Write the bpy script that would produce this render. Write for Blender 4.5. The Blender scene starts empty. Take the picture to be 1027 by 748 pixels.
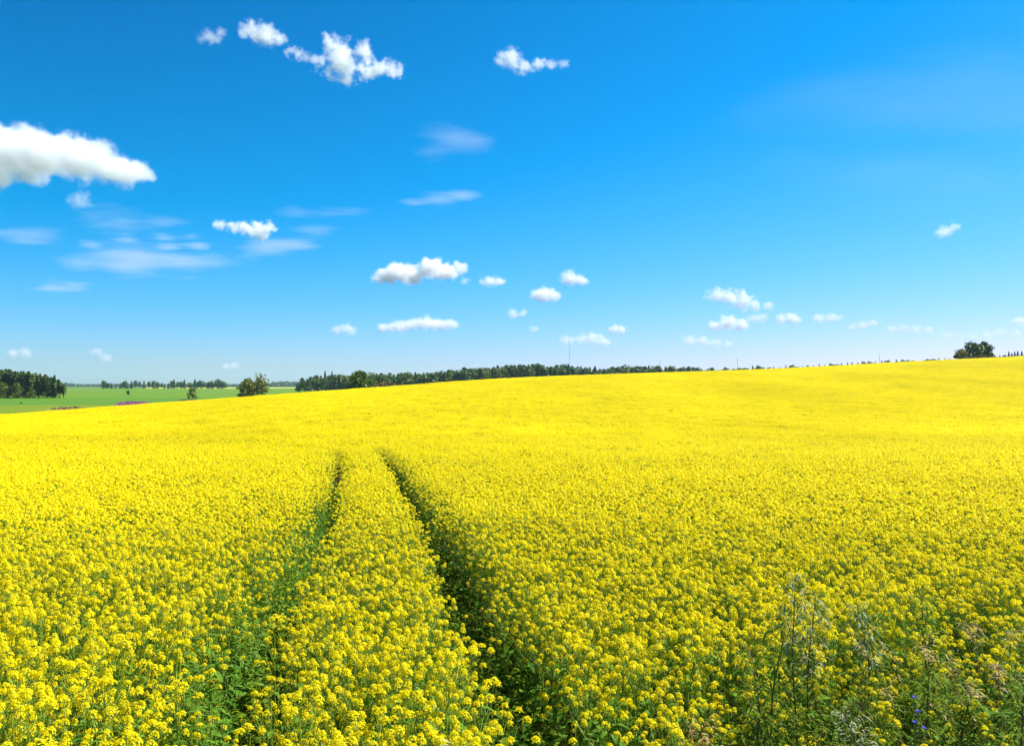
import bpy, math, random
import numpy as np
from mathutils import Vector, Matrix, Euler

random.seed(7)
rng = np.random.default_rng(7)
sc = bpy.context.scene
COL = sc.collection
R = math.radians

# ------------------------------------------------------------------ camera, sky, sun, exposure
EYE, F, CX, CY, PITCH = 2.4, 800.0, 513.5, 374.0, R(0.86)
cam_d = bpy.data.cameras.new('camera'); cam = bpy.data.objects.new('camera', cam_d); COL.objects.link(cam)
cam_d.lens = 36 * F / 1027; cam_d.sensor_width = 36; cam_d.clip_start = 0.05; cam_d.clip_end = 120000
cam.location = (0, 0, EYE); cam.rotation_euler = (R(90) + PITCH, 0, 0)
sc.camera = cam

SUN_AZ, SUN_EL = R(60), R(52)
w = bpy.data.worlds.new('World'); sc.world = w; w.use_nodes = True
nt = w.node_tree; nt.nodes.clear()
sky = nt.nodes.new('ShaderNodeTexSky'); sky.sky_type = 'NISHITA'; sky.sun_disc = False
sky.sun_elevation = SUN_EL; sky.sun_rotation = SUN_AZ
sky.altitude = 0; sky.air_density = 1.0; sky.dust_density = 0.3; sky.ozone_density = 6.0
# deeper, more saturated blue, as the photograph's processing has it: per channel gain, power and offset
sep = nt.nodes.new('ShaderNodeSeparateColor'); com = nt.nodes.new('ShaderNodeCombineColor')
nt.links.new(sky.outputs[0], sep.inputs[0])
SK = 0.12                                   # unit the three curves were fitted in
for ch, (gain, power, off) in enumerate(((1.32, 1.9, -0.075), (1.38, 0.5, -0.505), (1.90, 0.8, -0.52))):
    m1 = nt.nodes.new('ShaderNodeMath'); m1.operation = 'MULTIPLY'; m1.inputs[1].default_value = SK
    m2 = nt.nodes.new('ShaderNodeMath'); m2.operation = 'POWER'; m2.inputs[1].default_value = power
    m3 = nt.nodes.new('ShaderNodeMath'); m3.operation = 'MULTIPLY_ADD'; m3.inputs[1].default_value = gain / SK; m3.inputs[2].default_value = off / SK
    m4 = nt.nodes.new('ShaderNodeMath'); m4.operation = 'MAXIMUM'; m4.inputs[1].default_value = 0.0
    nt.links.new(sep.outputs[ch], m1.inputs[0]); nt.links.new(m1.outputs[0], m2.inputs[0]); nt.links.new(m2.outputs[0], m3.inputs[0]); nt.links.new(m3.outputs[0], m4.inputs[0]); nt.links.new(m4.outputs[0], com.inputs[ch])
bg = nt.nodes.new('ShaderNodeBackground'); bg.inputs['Strength'].default_value = 0.065
wo = nt.nodes.new('ShaderNodeOutputWorld')
nt.links.new(com.outputs[0], bg.inputs['Color']); nt.links.new(bg.outputs[0], wo.inputs['Surface'])

sl = bpy.data.lights.new('sun', 'SUN'); so = bpy.data.objects.new('sun', sl); COL.objects.link(so)
sl.energy = 5.0; sl.angle = R(0.5); sl.color = (1.0, 0.965, 0.90)
sdir = Vector((math.sin(SUN_AZ) * math.cos(SUN_EL), math.cos(SUN_AZ) * math.cos(SUN_EL), math.sin(SUN_EL)))
so.rotation_euler = sdir.to_track_quat('Z', 'Y').to_euler(); so.location = (30, 0, 40)

sc.view_settings.view_transform = 'Standard'; sc.view_settings.look = 'None'
sc.view_settings.exposure = 1.0; sc.view_settings.gamma = 1.0; sc.view_settings.use_curve_mapping = False
sc.render.engine = 'CYCLES'
cy = sc.cycles
cy.max_bounces = 12; cy.diffuse_bounces = 5; cy.glossy_bounces = 2; cy.transmission_bounces = 4
cy.volume_bounces = 10; cy.transparent_max_bounces = 4
cy.volume_step_rate = 0.6; cy.volume_max_steps = 256
cy.sample_clamp_indirect = 8.0
cy.use_denoising = True; cy.denoiser = 'OPENIMAGEDENOISE'; cy.denoising_input_passes = 'RGB_ALBEDO_NORMAL'; cy.denoising_prefilter = 'ACCURATE'

HAZE = 0.00006
# ------------------------------------------------------------------ helpers
def ray(px, py):
    a, b = (px - CX) / F, (CY - py) / F
    return a, math.cos(PITCH) - b * math.sin(PITCH), math.sin(PITCH) + b * math.cos(PITCH)
def at(px, py, D):                     # world point seen at a photo pixel, D metres ahead
    x, y, z = ray(px, py)
    return Vector((x / y * D, D, EYE + z / y * D))
def slope(px, py):
    x, y, z = ray(px, py)
    return z / y

def tag(o, label=None, cat=None, group=None, kind=None):
    if label: o['label'] = label
    if cat: o['category'] = cat
    if group: o['group'] = group
    if kind: o['kind'] = kind
    return o

class MB:
    """collects faces with material slots"""
    def __init__(s): s.v = []; s.f = []; s.m = []; s.n = 0
    def add(s, verts, faces, mat=0):
        verts = np.asarray(verts, float).reshape(-1, 3)
        s.v.append(verts)
        for f in faces: s.f.append(tuple(i + s.n for i in f))
        s.m.extend([mat] * len(faces)); s.n += len(verts)
    def tube(s, pts, radii, sides=4, mat=0, cap=True):
        pts = [Vector(p) for p in pts]; V = []
        for i, p in enumerate(pts):
            d = (pts[min(i + 1, len(pts) - 1)] - pts[max(i - 1, 0)])
            d = d.normalized() if d.length > 1e-9 else Vector((0, 0, 1))
            a = d.orthogonal().normalized() if i == 0 else (a - d * a.dot(d)).normalized()
            b = d.cross(a)
            for k in range(sides):
                t = 2 * math.pi * k / sides
                V.append(p + (a * math.cos(t) + b * math.sin(t)) * radii[i])
        Fc = []
        for i in range(len(pts) - 1):
            for k in range(sides):
                k2 = (k + 1) % sides
                Fc.append((i * sides + k, i * sides + k2, (i + 1) * sides + k2, (i + 1) * sides + k))
        if cap:
            Fc.append(tuple(range(sides))[::-1]); Fc.append(tuple((len(pts) - 1) * sides + k for k in range(sides)))
        s.add([tuple(q) for q in V], Fc, mat)
    def merge(s, other, M=None, remap=None):
        V = np.concatenate(other.v)
        if M is not None:
            A = np.array(M); V = V @ A[:3, :3].T + A[:3, 3]
        s.v.append(V)
        for f in other.f: s.f.append(tuple(i + s.n for i in f))
        s.m.extend(other.m if remap is None else [remap.get(m, m) for m in other.m]); s.n += len(V)
    def mesh(s, name, mats, smooth=False):
        me = bpy.data.meshes.new(name)
        V = np.concatenate(s.v) if s.v else np.zeros((0, 3))
        me.from_pydata(V.tolist(), [], s.f)
        for m in mats: me.materials.append(m)
        if len(mats) > 1: me.polygons.foreach_set('material_index', s.m)
        if smooth: me.polygons.foreach_set('use_smooth', [True] * len(me.polygons))
        me.update(); return me
def link(name, me, parent=None, loc=None):
    o = bpy.data.objects.new(name, me); COL.objects.link(o)
    if parent: o.parent = parent
    if loc is not None: o.location = loc
    return o
def empty(name, loc=(0, 0, 0), rz=0, s=1.0):
    o = bpy.data.objects.new(name, None); COL.objects.link(o)
    o.location = loc; o.rotation_euler = (0, 0, rz); o.scale = (s, s, s); o.empty_display_size = 0.2
    return o

def quads_from(c, ax, ay):
    """n quads centred at c with half axes ax, ay -> verts, faces"""
    n = len(c)
    V = np.stack([c - ax - ay, c + ax - ay, c + ax + ay, c - ax + ay], 1).reshape(-1, 3)
    return V, [(4 * i, 4 * i + 1, 4 * i + 2, 4 * i + 3) for i in range(n)]
def rand_unit(n, r=rng):
    v = r.normal(size=(n, 3)); return v / np.linalg.norm(v, axis=1, keepdims=True)
def frames(nrm, r=rng):
    """tangent frames for unit normals with random spin"""
    h = rand_unit(len(nrm), r); t = np.cross(nrm, h); t /= np.linalg.norm(t, axis=1, keepdims=True) + 1e-9
    return t, np.cross(nrm, t)

# ------------------------------------------------------------------ materials
def mat(name):
    m = bpy.data.materials.new(name); m.use_nodes = True; m.node_tree.nodes.clear(); return m, m.node_tree
def N(t, typ, **kw):
    n = t.nodes.new(typ)
    for k, v in kw.items(): setattr(n, k, v)
    return n
def leafy(name, cols, transl=0.35, rough=0.55, spec=0.3, instvar=0.15, bloom=False, tcol=None):
    """diffuse/translucent two-sided material, colour varied per island and per instance"""
    m, t = mat(name)
    geo = N(t, 'ShaderNodeNewGeometry'); oi = N(t, 'ShaderNodeObjectInfo')
    ramp = N(t, 'ShaderNodeValToRGB')
    els = ramp.color_ramp.elements
    while len(els) < len(cols): els.new(0.5)
    for i, c in enumerate(cols):
        els[i].position = i / max(1, len(cols) - 1); els[i].color = (*c, 1)
    t.links.new(geo.outputs['Random Per Island'], ramp.inputs[0])
    hsv = N(t, 'ShaderNodeHueSaturation')
    mr = N(t, 'ShaderNodeMapRange'); mr.inputs[3].default_value = 1 - instvar; mr.inputs[4].default_value = 1 + instvar
    t.links.new(oi.outputs['Random'], mr.inputs[0]); t.links.new(mr.outputs[0], hsv.inputs['Value'])
    t.links.new(ramp.outputs[0], hsv.inputs['Color'])
    col = hsv.outputs[0]
    if bloom:                              # uneven bloom across the field, a few metres to a few tens of metres wide
        nz = N(t, 'ShaderNodeTexNoise'); nz.inputs['Scale'].default_value = 0.07; nz.inputs['Detail'].default_value = 4
        mp = N(t, 'ShaderNodeMapping'); mp.inputs['Scale'].default_value = (1, .45, 1); t.links.new(geo.outputs['Position'], mp.inputs[0]); t.links.new(mp.outputs[0], nz.inputs['Vector'])
        m2 = N(t, 'ShaderNodeMapRange'); m2.inputs[1].default_value = .3; m2.inputs[2].default_value = .7; m2.inputs[3].default_value = .90; m2.inputs[4].default_value = 1.06
        t.links.new(nz.outputs[0], m2.inputs[0])
        vm = N(t, 'ShaderNodeVectorMath', operation='SCALE'); t.links.new(col, vm.inputs[0]); t.links.new(m2.outputs[0], vm.inputs['Scale']); col = vm.outputs[0]
    p = N(t, 'ShaderNodeBsdfPrincipled'); p.inputs['Roughness'].default_value = rough
    p.inputs['Specular IOR Level'].default_value = spec
    t.links.new(col, p.inputs['Base Color'])
    out = N(t, 'ShaderNodeOutputMaterial')
    if transl > 0:
        tr = N(t, 'ShaderNodeBsdfTranslucent'); mx = N(t, 'ShaderNodeMixShader'); mx.inputs[0].default_value = transl
        if tcol:
            mxc = N(t, 'ShaderNodeMix', data_type='RGBA', blend_type='MULTIPLY'); mxc.inputs[0].default_value = 1
            t.links.new(col, mxc.inputs[6]); mxc.inputs[7].default_value = (*tcol, 1); t.links.new(mxc.outputs[2], tr.inputs[0])
        else: t.links.new(col, tr.inputs[0])
        t.links.new(p.outputs[0], mx.inputs[1]); t.links.new(tr.outputs[0], mx.inputs[2]); t.links.new(mx.outputs[0], out.inputs[0])
    else: t.links.new(p.outputs[0], out.inputs[0])
    return m
def earthy(name, c1, c2, scale=1.0, rough=0.95, bump=0.3, detail=6, c3=None):
    m, t = mat(name)
    tc = N(t, 'ShaderNodeNewGeometry')
    nz = N(t, 'ShaderNodeTexNoise'); nz.inputs['Scale'].default_value = scale; nz.inputs['Detail'].default_value = detail; nz.inputs['Roughness'].default_value = 0.65
    t.links.new(tc.outputs['Position'], nz.inputs['Vector'])
    ramp = N(t, 'ShaderNodeValToRGB'); e = ramp.color_ramp.elements
    e[0].position = 0.33; e[0].color = (*c1, 1); e[1].position = 0.67; e[1].color = (*c2, 1)
    if c3: k = e.new(0.5); k.color = (*c3, 1)
    t.links.new(nz.outputs[0], ramp.inputs[0])
    p = N(t, 'ShaderNodeBsdfPrincipled'); p.inputs['Roughness'].default_value = rough; p.inputs['Specular IOR Level'].default_value = 0.15
    t.links.new(ramp.outputs[0], p.inputs['Base Color'])
    if bump:
        b = N(t, 'ShaderNodeBump'); b.inputs['Strength'].default_value = bump; b.inputs['Distance'].default_value = 0.3 / scale
        t.links.new(nz.outputs[0], b.inputs['Height']); t.links.new(b.outputs[0], p.inputs['Normal'])
    out = N(t, 'ShaderNodeOutputMaterial'); t.links.new(p.outputs[0], out.inputs[0])
    return m

M_PETAL = leafy('rapeseed_petals', [(0.91, 0.72, 0.001), (0.94, 0.805, 0.002), (0.96, 0.875, 0.02)], transl=0.5, rough=0.6, spec=0.12, instvar=0.05, bloom=True)
M_BUD = leafy('rapeseed_buds', [(0.30, 0.34, 0.02), (0.52, 0.48, 0.02)], transl=0.2, instvar=0.1)
M_STEM = leafy('rapeseed_stems', [(0.15, 0.25, 0.02), (0.25, 0.35, 0.03)], transl=0.0, instvar=0.2)
M_LEAF = leafy('rapeseed_leaves', [(0.07, 0.18, 0.015), (0.12, 0.26, 0.02), (0.17, 0.29, 0.04)], transl=0.35, rough=0.65, spec=0.06, instvar=0.2)
M_WEED = leafy('weed_leaves', [(0.07, 0.155, 0.006), (0.15, 0.235, 0.008), (0.26, 0.29, 0.02)], transl=0.35, rough=0.65, spec=0.06, instvar=0.2)
M_SILVER = leafy('silvery_leaves', [(0.17, 0.23, 0.07), (0.34, 0.37, 0.18), (0.12, 0.20, 0.03)], transl=0.3, instvar=0.15)
M_REDSTEM = leafy('reddish_stems', [(0.10, 0.06, 0.03), (0.14, 0.10, 0.04)], transl=0, instvar=0.2)
M_STRAW = leafy('dry_straw', [(0.32, 0.22, 0.05), (0.44, 0.32, 0.09), (0.22, 0.12, 0.04)], transl=0.25, instvar=0.2)
M_GRASS = leafy('grass_blades', [(0.10, 0.20, 0.02), (0.18, 0.26, 0.03), (0.33, 0.30, 0.08)], transl=0.35, instvar=0.25)
M_PALE = leafy('bleached_seed_heads', [(0.50, 0.45, 0.28), (0.62, 0.58, 0.42), (0.42, 0.33, 0.17)], transl=0.3, instvar=0.1)
M_BLUE = leafy('cornflower_petals', [(0.06, 0.07, 0.62), (0.12, 0.12, 0.75)], transl=0.3, instvar=0.05)
M_PINK = leafy('fireweed_flowers', [(0.42, 0.12, 0.26), (0.55, 0.20, 0.36), (0.20, 0.20, 0.08)], transl=0.3, instvar=0.05)
M_BARK = earthy('bark', (0.05, 0.035, 0.025), (0.12, 0.09, 0.06), 3.0)
M_DECID = leafy('broadleaf_foliage', [(0.075, 0.115, 0.006), (0.125, 0.165, 0.008), (0.18, 0.22, 0.014)], transl=0.35, instvar=0.12)
M_ROUND = leafy('deep_green_foliage', [(0.05, 0.10, 0.006), (0.085, 0.145, 0.008), (0.13, 0.20, 0.014)], transl=0.35, instvar=0.05)
M_DECID2 = leafy('olive_foliage', [(0.12, 0.14, 0.008), (0.19, 0.20, 0.012), (0.25, 0.24, 0.02)], transl=0.35, instvar=0.12)
M_DARK = leafy('dark_broadleaf_foliage', [(0.038, 0.088, 0.012), (0.065, 0.13, 0.014), (0.10, 0.17, 0.018)], transl=0.3, instvar=0.12)
M_CONIF = leafy('conifer_needles', [(0.05, 0.11, 0.016), (0.09, 0.16, 0.018), (0.14, 0.21, 0.022)], transl=0.3, instvar=0.3)
M_SOIL = earthy('field_soil', (0.045, 0.04, 0.016), (0.12, 0.10, 0.045), 9.0, bump=0.6, c3=(0.07, 0.065, 0.025))
M_VERGE = earthy('field_verge', (0.06, 0.09, 0.02), (0.16, 0.12, 0.05), 5.0, bump=0.6, c3=(0.08, 0.10, 0.02))
M_OLIVEFIELD = earthy('olive_green_field', (0.11, 0.165, 0.002), (0.15, 0.20, 0.003), 0.06)
M_MINTFIELD = earthy('fresh_green_field', (0.06, 0.15, 0.005), (0.085, 0.185, 0.007), 0.05)
M_MIDFIELD = earthy('mid_green_field', (0.08, 0.165, 0.003), (0.11, 0.20, 0.005), 0.03)
M_FARYELLOW = earthy('distant_rape_field', (0.45, 0.42, 0.03), (0.60, 0.55, 0.05), 0.02)
M_FARLAND = earthy('distant_land', (0.05, 0.10, 0.03), (0.09, 0.13, 0.05), 0.01)
M_STEEL = earthy('galvanised_steel', (0.20, 0.21, 0.22), (0.30, 0.31, 0.32), 2.0, rough=0.5, bump=0)
M_DRYBANK = earthy('dry_bank_grass', (0.22, 0.14, 0.06), (0.34, 0.25, 0.12), 0.6, c3=(0.20, 0.17, 0.06))
M_SOILBANK = earthy('bare_reddish_soil', (0.24, 0.15, 0.08), (0.32, 0.22, 0.13), 0.4)

# ------------------------------------------------------------------ terrain
CANOPY = 0.95
def pu(px): return (px - CX) / F
_crest_px = [-60, 0, 130, 220, 300, 400, 470, 560, 650, 740, 820, 900, 957, 1027, 1090]
_crest_v = [419, 416, 406.5, 400, 394, 387, 381.3, 377, 374, 371.3, 367.8, 363.2, 360.5, 357.3, 354.5]
_cu = np.array([pu(p) for p in _crest_px]); _cs = np.array([-slope(p, v) for p, v in zip(_crest_px, _crest_v)])   # drop per metre
_ru = np.array([-0.75, -0.64, -0.35, -0.19, 0, 0.3, 0.64, 0.75]); _rr = np.array([70, 76, 105, 125, 170, 215, 250, 260.])
_pu = np.array([pu(p) for p in (-60, 250, 300, 400, 533, 640, 700, 818, 860, 905, 1019, 1090)])
_pz = np.array([-4, -4, -3.5, -1.5, 4.5, 4, 4.2, 6, 8.5, 10.3, 16.5, 18.])
def smooth_interp(u, xs, ys, wdt=0.03):
    return sum(np.interp(u + k * wdt, xs, ys) for k in (-1, -0.5, 0, 0.5, 1)) / 5
def hermite(t, p0, m0, p1, m1):
    t2, t3 = t * t, t * t * t
    return (2 * t3 - 3 * t2 + 1) * p0 + (t3 - 2 * t2 + t) * m0 + (-2 * t3 + 3 * t2) * p1 + (t3 - t2) * m1
def crest(u):
    u = np.clip(u, -0.72, 0.72)
    Rc = smooth_interp(u, _ru, _rr); dc = smooth_interp(u, _cu, _cs) * Rc
    return Rc, dc
def near_drop(D): return 1.45 + 0.0317 * D
def ground(x, y):
    x = np.asarray(x, float); y = np.asarray(y, float)
    u = np.clip(x / np.maximum(y, 8.0), -0.72, 0.72)
    Rc, dc = crest(u)
    D = np.maximum(y, 0)
    d = near_drop(D)
    L = Rc - 30
    t = np.clip((D - 30) / L, 0, 1)
    d = np.where(D > 30, hermite(t, near_drop(30.0), 0.0317 * L, dc, dc / Rc * L), d)
    zp = smooth_interp(u, _pu, _pz)
    zp = zp + (np.clip((D - 1500) / 2500, 0, 1)) * (-4 - zp)
    W = 150.0
    t2 = np.clip((D - Rc) / W, 0, 1)
    d2 = hermite(t2, dc, dc / Rc * W, EYE - zp - CANOPY, 0 * dc)
    d = np.where(D > Rc, d2, d)
    c = CANOPY * (1 - np.clip((D - Rc) / 12, 0, 1) * 0)
    z = EYE - d - c
    # small swells
    z = z + 0.03 * np.sin(x * 0.9 + 1.3) * np.sin(y * 0.7) * np.clip(D / 10, 0, 1)
    return z
def gz(x, y): return float(ground(x, y))

us = np.concatenate([np.linspace(-1.5, -0.75, 8)[:-1], np.linspace(-0.75, 0.75, 181), np.linspace(0.75, 1.5, 8)[1:]])
ys = np.concatenate([np.linspace(-12, 8, 30)[:-1], 8 * (1 + np.linspace(0, 1, 260)) ** np.linspace(0, math.log(14000 / 8) / math.log(2), 260)])
ys = np.concatenate([np.linspace(-12, 8, 30)[:-1], np.geomspace(8, 400, 230)[:-1], np.geomspace(400, 6500, 90)])
GX = us[None, :] * np.maximum(ys, 8)[:, None]; GY = np.repeat(ys[:, None], len(us), 1)
GZ = ground(GX, GY)
nu, ny = len(us), len(ys)
V = np.stack([GX, GY, GZ], -1).reshape(-1, 3)
ii, jj = np.meshgrid(np.arange(ny - 1), np.arange(nu - 1), indexing='ij')
a = (ii * nu + jj).ravel(); Fq = np.stack([a, a + 1, a + nu + 1, a + nu], 1)
cx_ = (GX[:-1, :-1] + GX[1:, 1:]) / 2; cyy = (GY[:-1, :-1] + GY[1:, 1:]) / 2
uu = cx_ / np.maximum(cyy, 8); RcF, _ = crest(uu)
mi = np.zeros(cx_.shape, int)
def ycut(v, uq): return (EYE + 4) / ((v - 386) / F)     # distance on the low plain for a photo row
mi[cyy > RcF + 1] = 2
yw = cyy + 12 * np.sin(cx_ * 0.02)
mi[(yw > 250) & (cyy > RcF + 60)] = 3
mi[(yw > 400) & (cyy > RcF + 60)] = 4
mi[(cyy > 1480) & (cyy < 1850) & (uu > -0.46) & (uu < -0.20)] = 5
mi[cyy > 1900] = 6
mi[(uu > -0.1) & (cyy > RcF + 20)] = 6
mi[(cyy < 5.5 + 0.2 * np.sin(cx_ * 5)) & (cx_ > 0.1)] = 1
mi[cyy < 1.0] = 1
gm = bpy.data.meshes.new('ground')
gm.from_pydata(V.tolist(), [], Fq.tolist())
for m in (M_SOIL, M_VERGE, M_OLIVEFIELD, M_MINTFIELD, M_MIDFIELD, M_FARYELLOW, M_FARLAND): gm.materials.append(m)
gm.polygons.foreach_set('material_index', mi.ravel().tolist()); gm.polygons.foreach_set('use_smooth', [True] * len(gm.polygons)); gm.update()
tag(link('ground', gm), kind='structure')

# ------------------------------------------------------------------ clouds (volumes with real size and height)
def cloud_mat(name, puffs, k, base, nscale, amp, thr, stretch=(1, 1, 1), gain=2.5, seed=0.0, aniso=0.0, smooth=.35):
    m, t = mat(name)
    tc = N(t, 'ShaderNodeTexCoord')
    cur = None
    for (c, r, fl) in puffs:
        sub = N(t, 'ShaderNodeVectorMath', operation='SUBTRACT'); t.links.new(tc.outputs['Object'], sub.inputs[0]); sub.inputs[1].default_value = c
        mul = N(t, 'ShaderNodeVectorMath', operation='MULTIPLY'); t.links.new(sub.outputs[0], mul.inputs[0]); mul.inputs[1].default_value = (1 / r, 1 / r, 1 / (r * fl))
        ln = N(t, 'ShaderNodeVectorMath', operation='LENGTH'); t.links.new(mul.outputs[0], ln.inputs[0])
        inv = N(t, 'ShaderNodeMath', operation='SUBTRACT'); inv.inputs[0].default_value = 1; t.links.new(ln.outputs['Value'], inv.inputs[1])
        if cur is None: cur = inv.outputs[0]
        else:
            mx = N(t, 'ShaderNodeMath', operation='SMOOTH_MAX'); t.links.new(cur, mx.inputs[0]); t.links.new(inv.outputs[0], mx.inputs[1]); mx.inputs[2].default_value = smooth
            cur = mx.outputs[0]
    mp = N(t, 'ShaderNodeMapping'); mp.inputs['Scale'].default_value = tuple(nscale * s for s in stretch); mp.inputs['Location'].default_value = (seed, seed * 1.7, seed * 0.6)
    t.links.new(tc.outputs['Object'], mp.inputs['Vector'])
    nz = N(t, 'ShaderNodeTexNoise'); nz.inputs['Scale'].default_value = 1; nz.inputs['Detail'].default_value = 5; nz.inputs['Roughness'].default_value = 0.6
    t.links.new(mp.outputs[0], nz.inputs['Vector'])
    ad = N(t, 'ShaderNodeMath', operation='MULTIPLY_ADD'); t.links.new(nz.outputs[0], ad.inputs[0]); ad.inputs[1].default_value = amp; t.links.new(cur, ad.inputs[2])
    sb = N(t, 'ShaderNodeMath', operation='SUBTRACT'); t.links.new(ad.outputs[0], sb.inputs[0]); sb.inputs[1].default_value = amp * 0.5 + thr
    g = N(t, 'ShaderNodeMath', operation='MULTIPLY', use_clamp=True); t.links.new(sb.outputs[0], g.inputs[0]); g.inputs[1].default_value = gain
    dn = N(t, 'ShaderNodeMath', operation='MULTIPLY'); t.links.new(g.outputs[0], dn.inputs[0]); dn.inputs[1].default_value = k
    pv = N(t, 'ShaderNodeVolumePrincipled'); pv.inputs['Color'].default_value = (1, 1, 1, 1); pv.inputs['Anisotropy'].default_value = aniso
    t.links.new(dn.outputs[0], pv.inputs['Density'])
    out = N(t, 'ShaderNodeOutputMaterial'); t.links.new(pv.outputs[0], out.inputs['Volume'])
    return m
def ico(sub):
    import bmesh
    b = bmesh.new(); bmesh.ops.create_icosphere(b, subdivisions=sub, radius=1)
    b.verts.ensure_lookup_table()
    v = np.array([q.co[:] for q in b.verts]); f = [tuple(x.index for x in q.verts) for q in b.faces]; b.free()
    return v, f
ICO3 = ico(3)
def cloud(label, px_puffs, dens=4.0, alt=900, flat=0.75, amp=2.2, thr=0.12, name='cloud', cat='cloud', group=None, stretch=(1, 1, 1), gain=1.35, grow=1.22, D=None, fine=1.0, aniso=0.0, smooth=.6):
    vb = max(p[1] + p[2] * 0.7 for p in px_puffs)
    D = D or min(17000, alt * F / max(8, 386 - vb))
    mean = np.mean([p[0] for p in px_puffs]), np.mean([p[1] for p in px_puffs])
    o0 = at(*mean, D); s = D / F
    r_ = random.Random(label)
    puffs = []
    for p in px_puffs:
        c = at(p[0], p[1], D) - o0; c.y += r_.uniform(-0.6, 0.6) * p[2] * s
        puffs.append((tuple(c), p[2] * s * 1.55, flat))
    rm = float(np.mean([p[1] for p in puffs]))
    mb = MB()
    for c, r, fl in puffs:
        mb.add(ICO3[0] * np.array([r * grow, r * grow, r * grow * fl]) + np.array(c), ICO3[1])
    me = mb.mesh(name, [])
    tmp = bpy.data.objects.new('tmp', me); COL.objects.link(tmp)
    md = tmp.modifiers.new('r', 'REMESH'); md.mode = 'VOXEL'; md.voxel_size = rm / 6
    dg = bpy.context.evaluated_depsgraph_get()
    me2 = bpy.data.meshes.new_from_object(tmp.evaluated_get(dg)); me2.name = name
    bpy.data.objects.remove(tmp); bpy.data.meshes.remove(me)
    me2.materials.clear()
    me2.materials.append(cloud_mat(name, puffs, dens * .62 / rm, None, fine * 1.3 / rm, amp, thr, stretch=stretch, gain=gain, seed=r_.uniform(0, 50), aniso=aniso, smooth=smooth))
    o = link(name, me2, loc=o0)
    tag(o, label, cat, group)
    return o
SMALL = 'small fair weather clouds low over the horizon'
cloud('largest white cloud, cut off by the left edge of the picture', [(-45, 150, 24), (-20, 152, 24), (5, 154, 23), (28, 154, 20), (50, 156, 20), (75, 160, 19), (98, 163, 17), (120, 168, 14), (138, 172, 10), (148, 176, 7), (-5, 178, 10), (30, 176, 10)], dens=4, flat=0.85, amp=1.9, gain=2.2)
cloud('ragged white cloud near the top with torn arms, biggest of the upper sky', [(345, 62, 17), (333, 44, 8), (362, 50, 9), (375, 66, 11), (390, 68, 9), (400, 72, 6), (348, 80, 8), (318, 60, 8), (300, 55, 7), (290, 52, 5)], dens=3.2, amp=3.8, flat=0.8, fine=.9, thr=.34)
cloud('small torn cloud left of the biggest upper cloud', [(266, 36, 10), (252, 30, 7), (279, 38, 6), (243, 34, 4)], dens=2.2, amp=3.0)
cloud('faint shred of cloud at the top, leftmost of the upper sky', [(212, 37, 7), (222, 34, 5), (203, 40, 4)], dens=0.7, amp=3.0)
cloud('white puff with a faint tail, right of the biggest upper cloud', [(511, 60, 9), (524, 67, 7), (540, 66, 6), (553, 66, 5), (566, 65, 4)], dens=2.0, amp=3.0)
cloud('pale dot of cloud just under the largest cloud', [(80, 202, 8), (84, 196, 5)], dens=0.6, amp=3.0)
cloud('flat bright cloud with a hooked right end over the cirrus streaks', [(221, 226, 5), (234, 228, 6), (248, 229, 7), (259, 232, 8), (268, 228, 6), (263, 237, 5)], dens=3.0, amp=3.0)
cloud('lumpy white cloud in the centre, widest of the middle sky', [(390, 276, 9), (403, 273, 10), (416, 277, 9), (434, 269, 10), (448, 272, 9), (461, 269, 6), (378, 280, 5)], dens=6.5)
cloud('small flat puff right of the lumpy centre cloud', [(492, 282, 6), (501, 282, 5), (485, 283, 4)], dens=2.2)
cloud('speck of cloud touching the right end of the lumpy centre cloud', [(466, 282, 4)], dens=0.9)
cloud('long low cloud directly below the lumpy centre cloud', [(384, 329, 5), (392, 328, 6), (402, 327, 7), (413, 326, 7), (424, 324, 8), (435, 324, 8), (446, 325, 7), (455, 326, 5)], dens=3.0, flat=.65)
cloud('dome shaped white puff, lower of the pair right of centre', [(538, 297, 6), (547, 295, 8), (556, 297, 5)], dens=3.6)
cloud('white puff with a thin tail, upper of the pair right of centre', [(570, 279, 7), (578, 281, 6), (586, 281, 4)], dens=3.2)
cloud('tiny flat cloud left below the dome shaped puff', [(514, 315, 5), (524, 314, 4)], dens=1.7)
cloud('smallest round cloud speck above the forest', [(535, 330, 4)], dens=1.2)
cloud('thin whitish cloud behind the tall mast', [(570, 341, 6), (583, 340, 6), (595, 340, 7), (606, 343, 5)], dens=1.8)
cloud('small bright oval cloud right of the tall mast', [(616, 330, 5), (623, 331, 5)], dens=2.6)
cloud('wide broken cloud, highest of the right hand cluster', [(718, 296, 7), (732, 298, 8), (745, 303, 8), (758, 306, 6), (770, 306, 5), (742, 296, 6)], dens=2.4, amp=3.0)
cloud('bright white cloud under the broken cloud of the right hand cluster', [(716, 327, 6), (729, 324, 8), (742, 326, 6)], dens=3.4)
cloud('dim cloud wedged between two brighter clouds of the right hand cluster', [(755, 319, 6), (764, 318, 5)], dens=1.4)
cloud('small white cloud at the right end of the right hand cluster', [(782, 320, 5), (792, 320, 6), (799, 321, 4)], dens=2.4)
cloud('flat oval cloud right of the cluster, alone', [(822, 319, 5), (832, 319, 5), (841, 319, 4)], dens=2.0)
cloud('slanting thin cloud over the far right tree line', [(856, 328, 4), (866, 326, 5), (876, 324, 4)], dens=1.4)
cloud('long faint cloud low above the far right tree line', [(893, 330, 4), (905, 330, 5), (918, 331, 5), (932, 331, 4)], dens=1.3)
cloud('faint cloud just above the yellow crest, lowest of the right hand cluster', [(692, 341, 6), (705, 342, 6), (718, 344, 5), (731, 345, 4)], dens=1.5)
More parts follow.
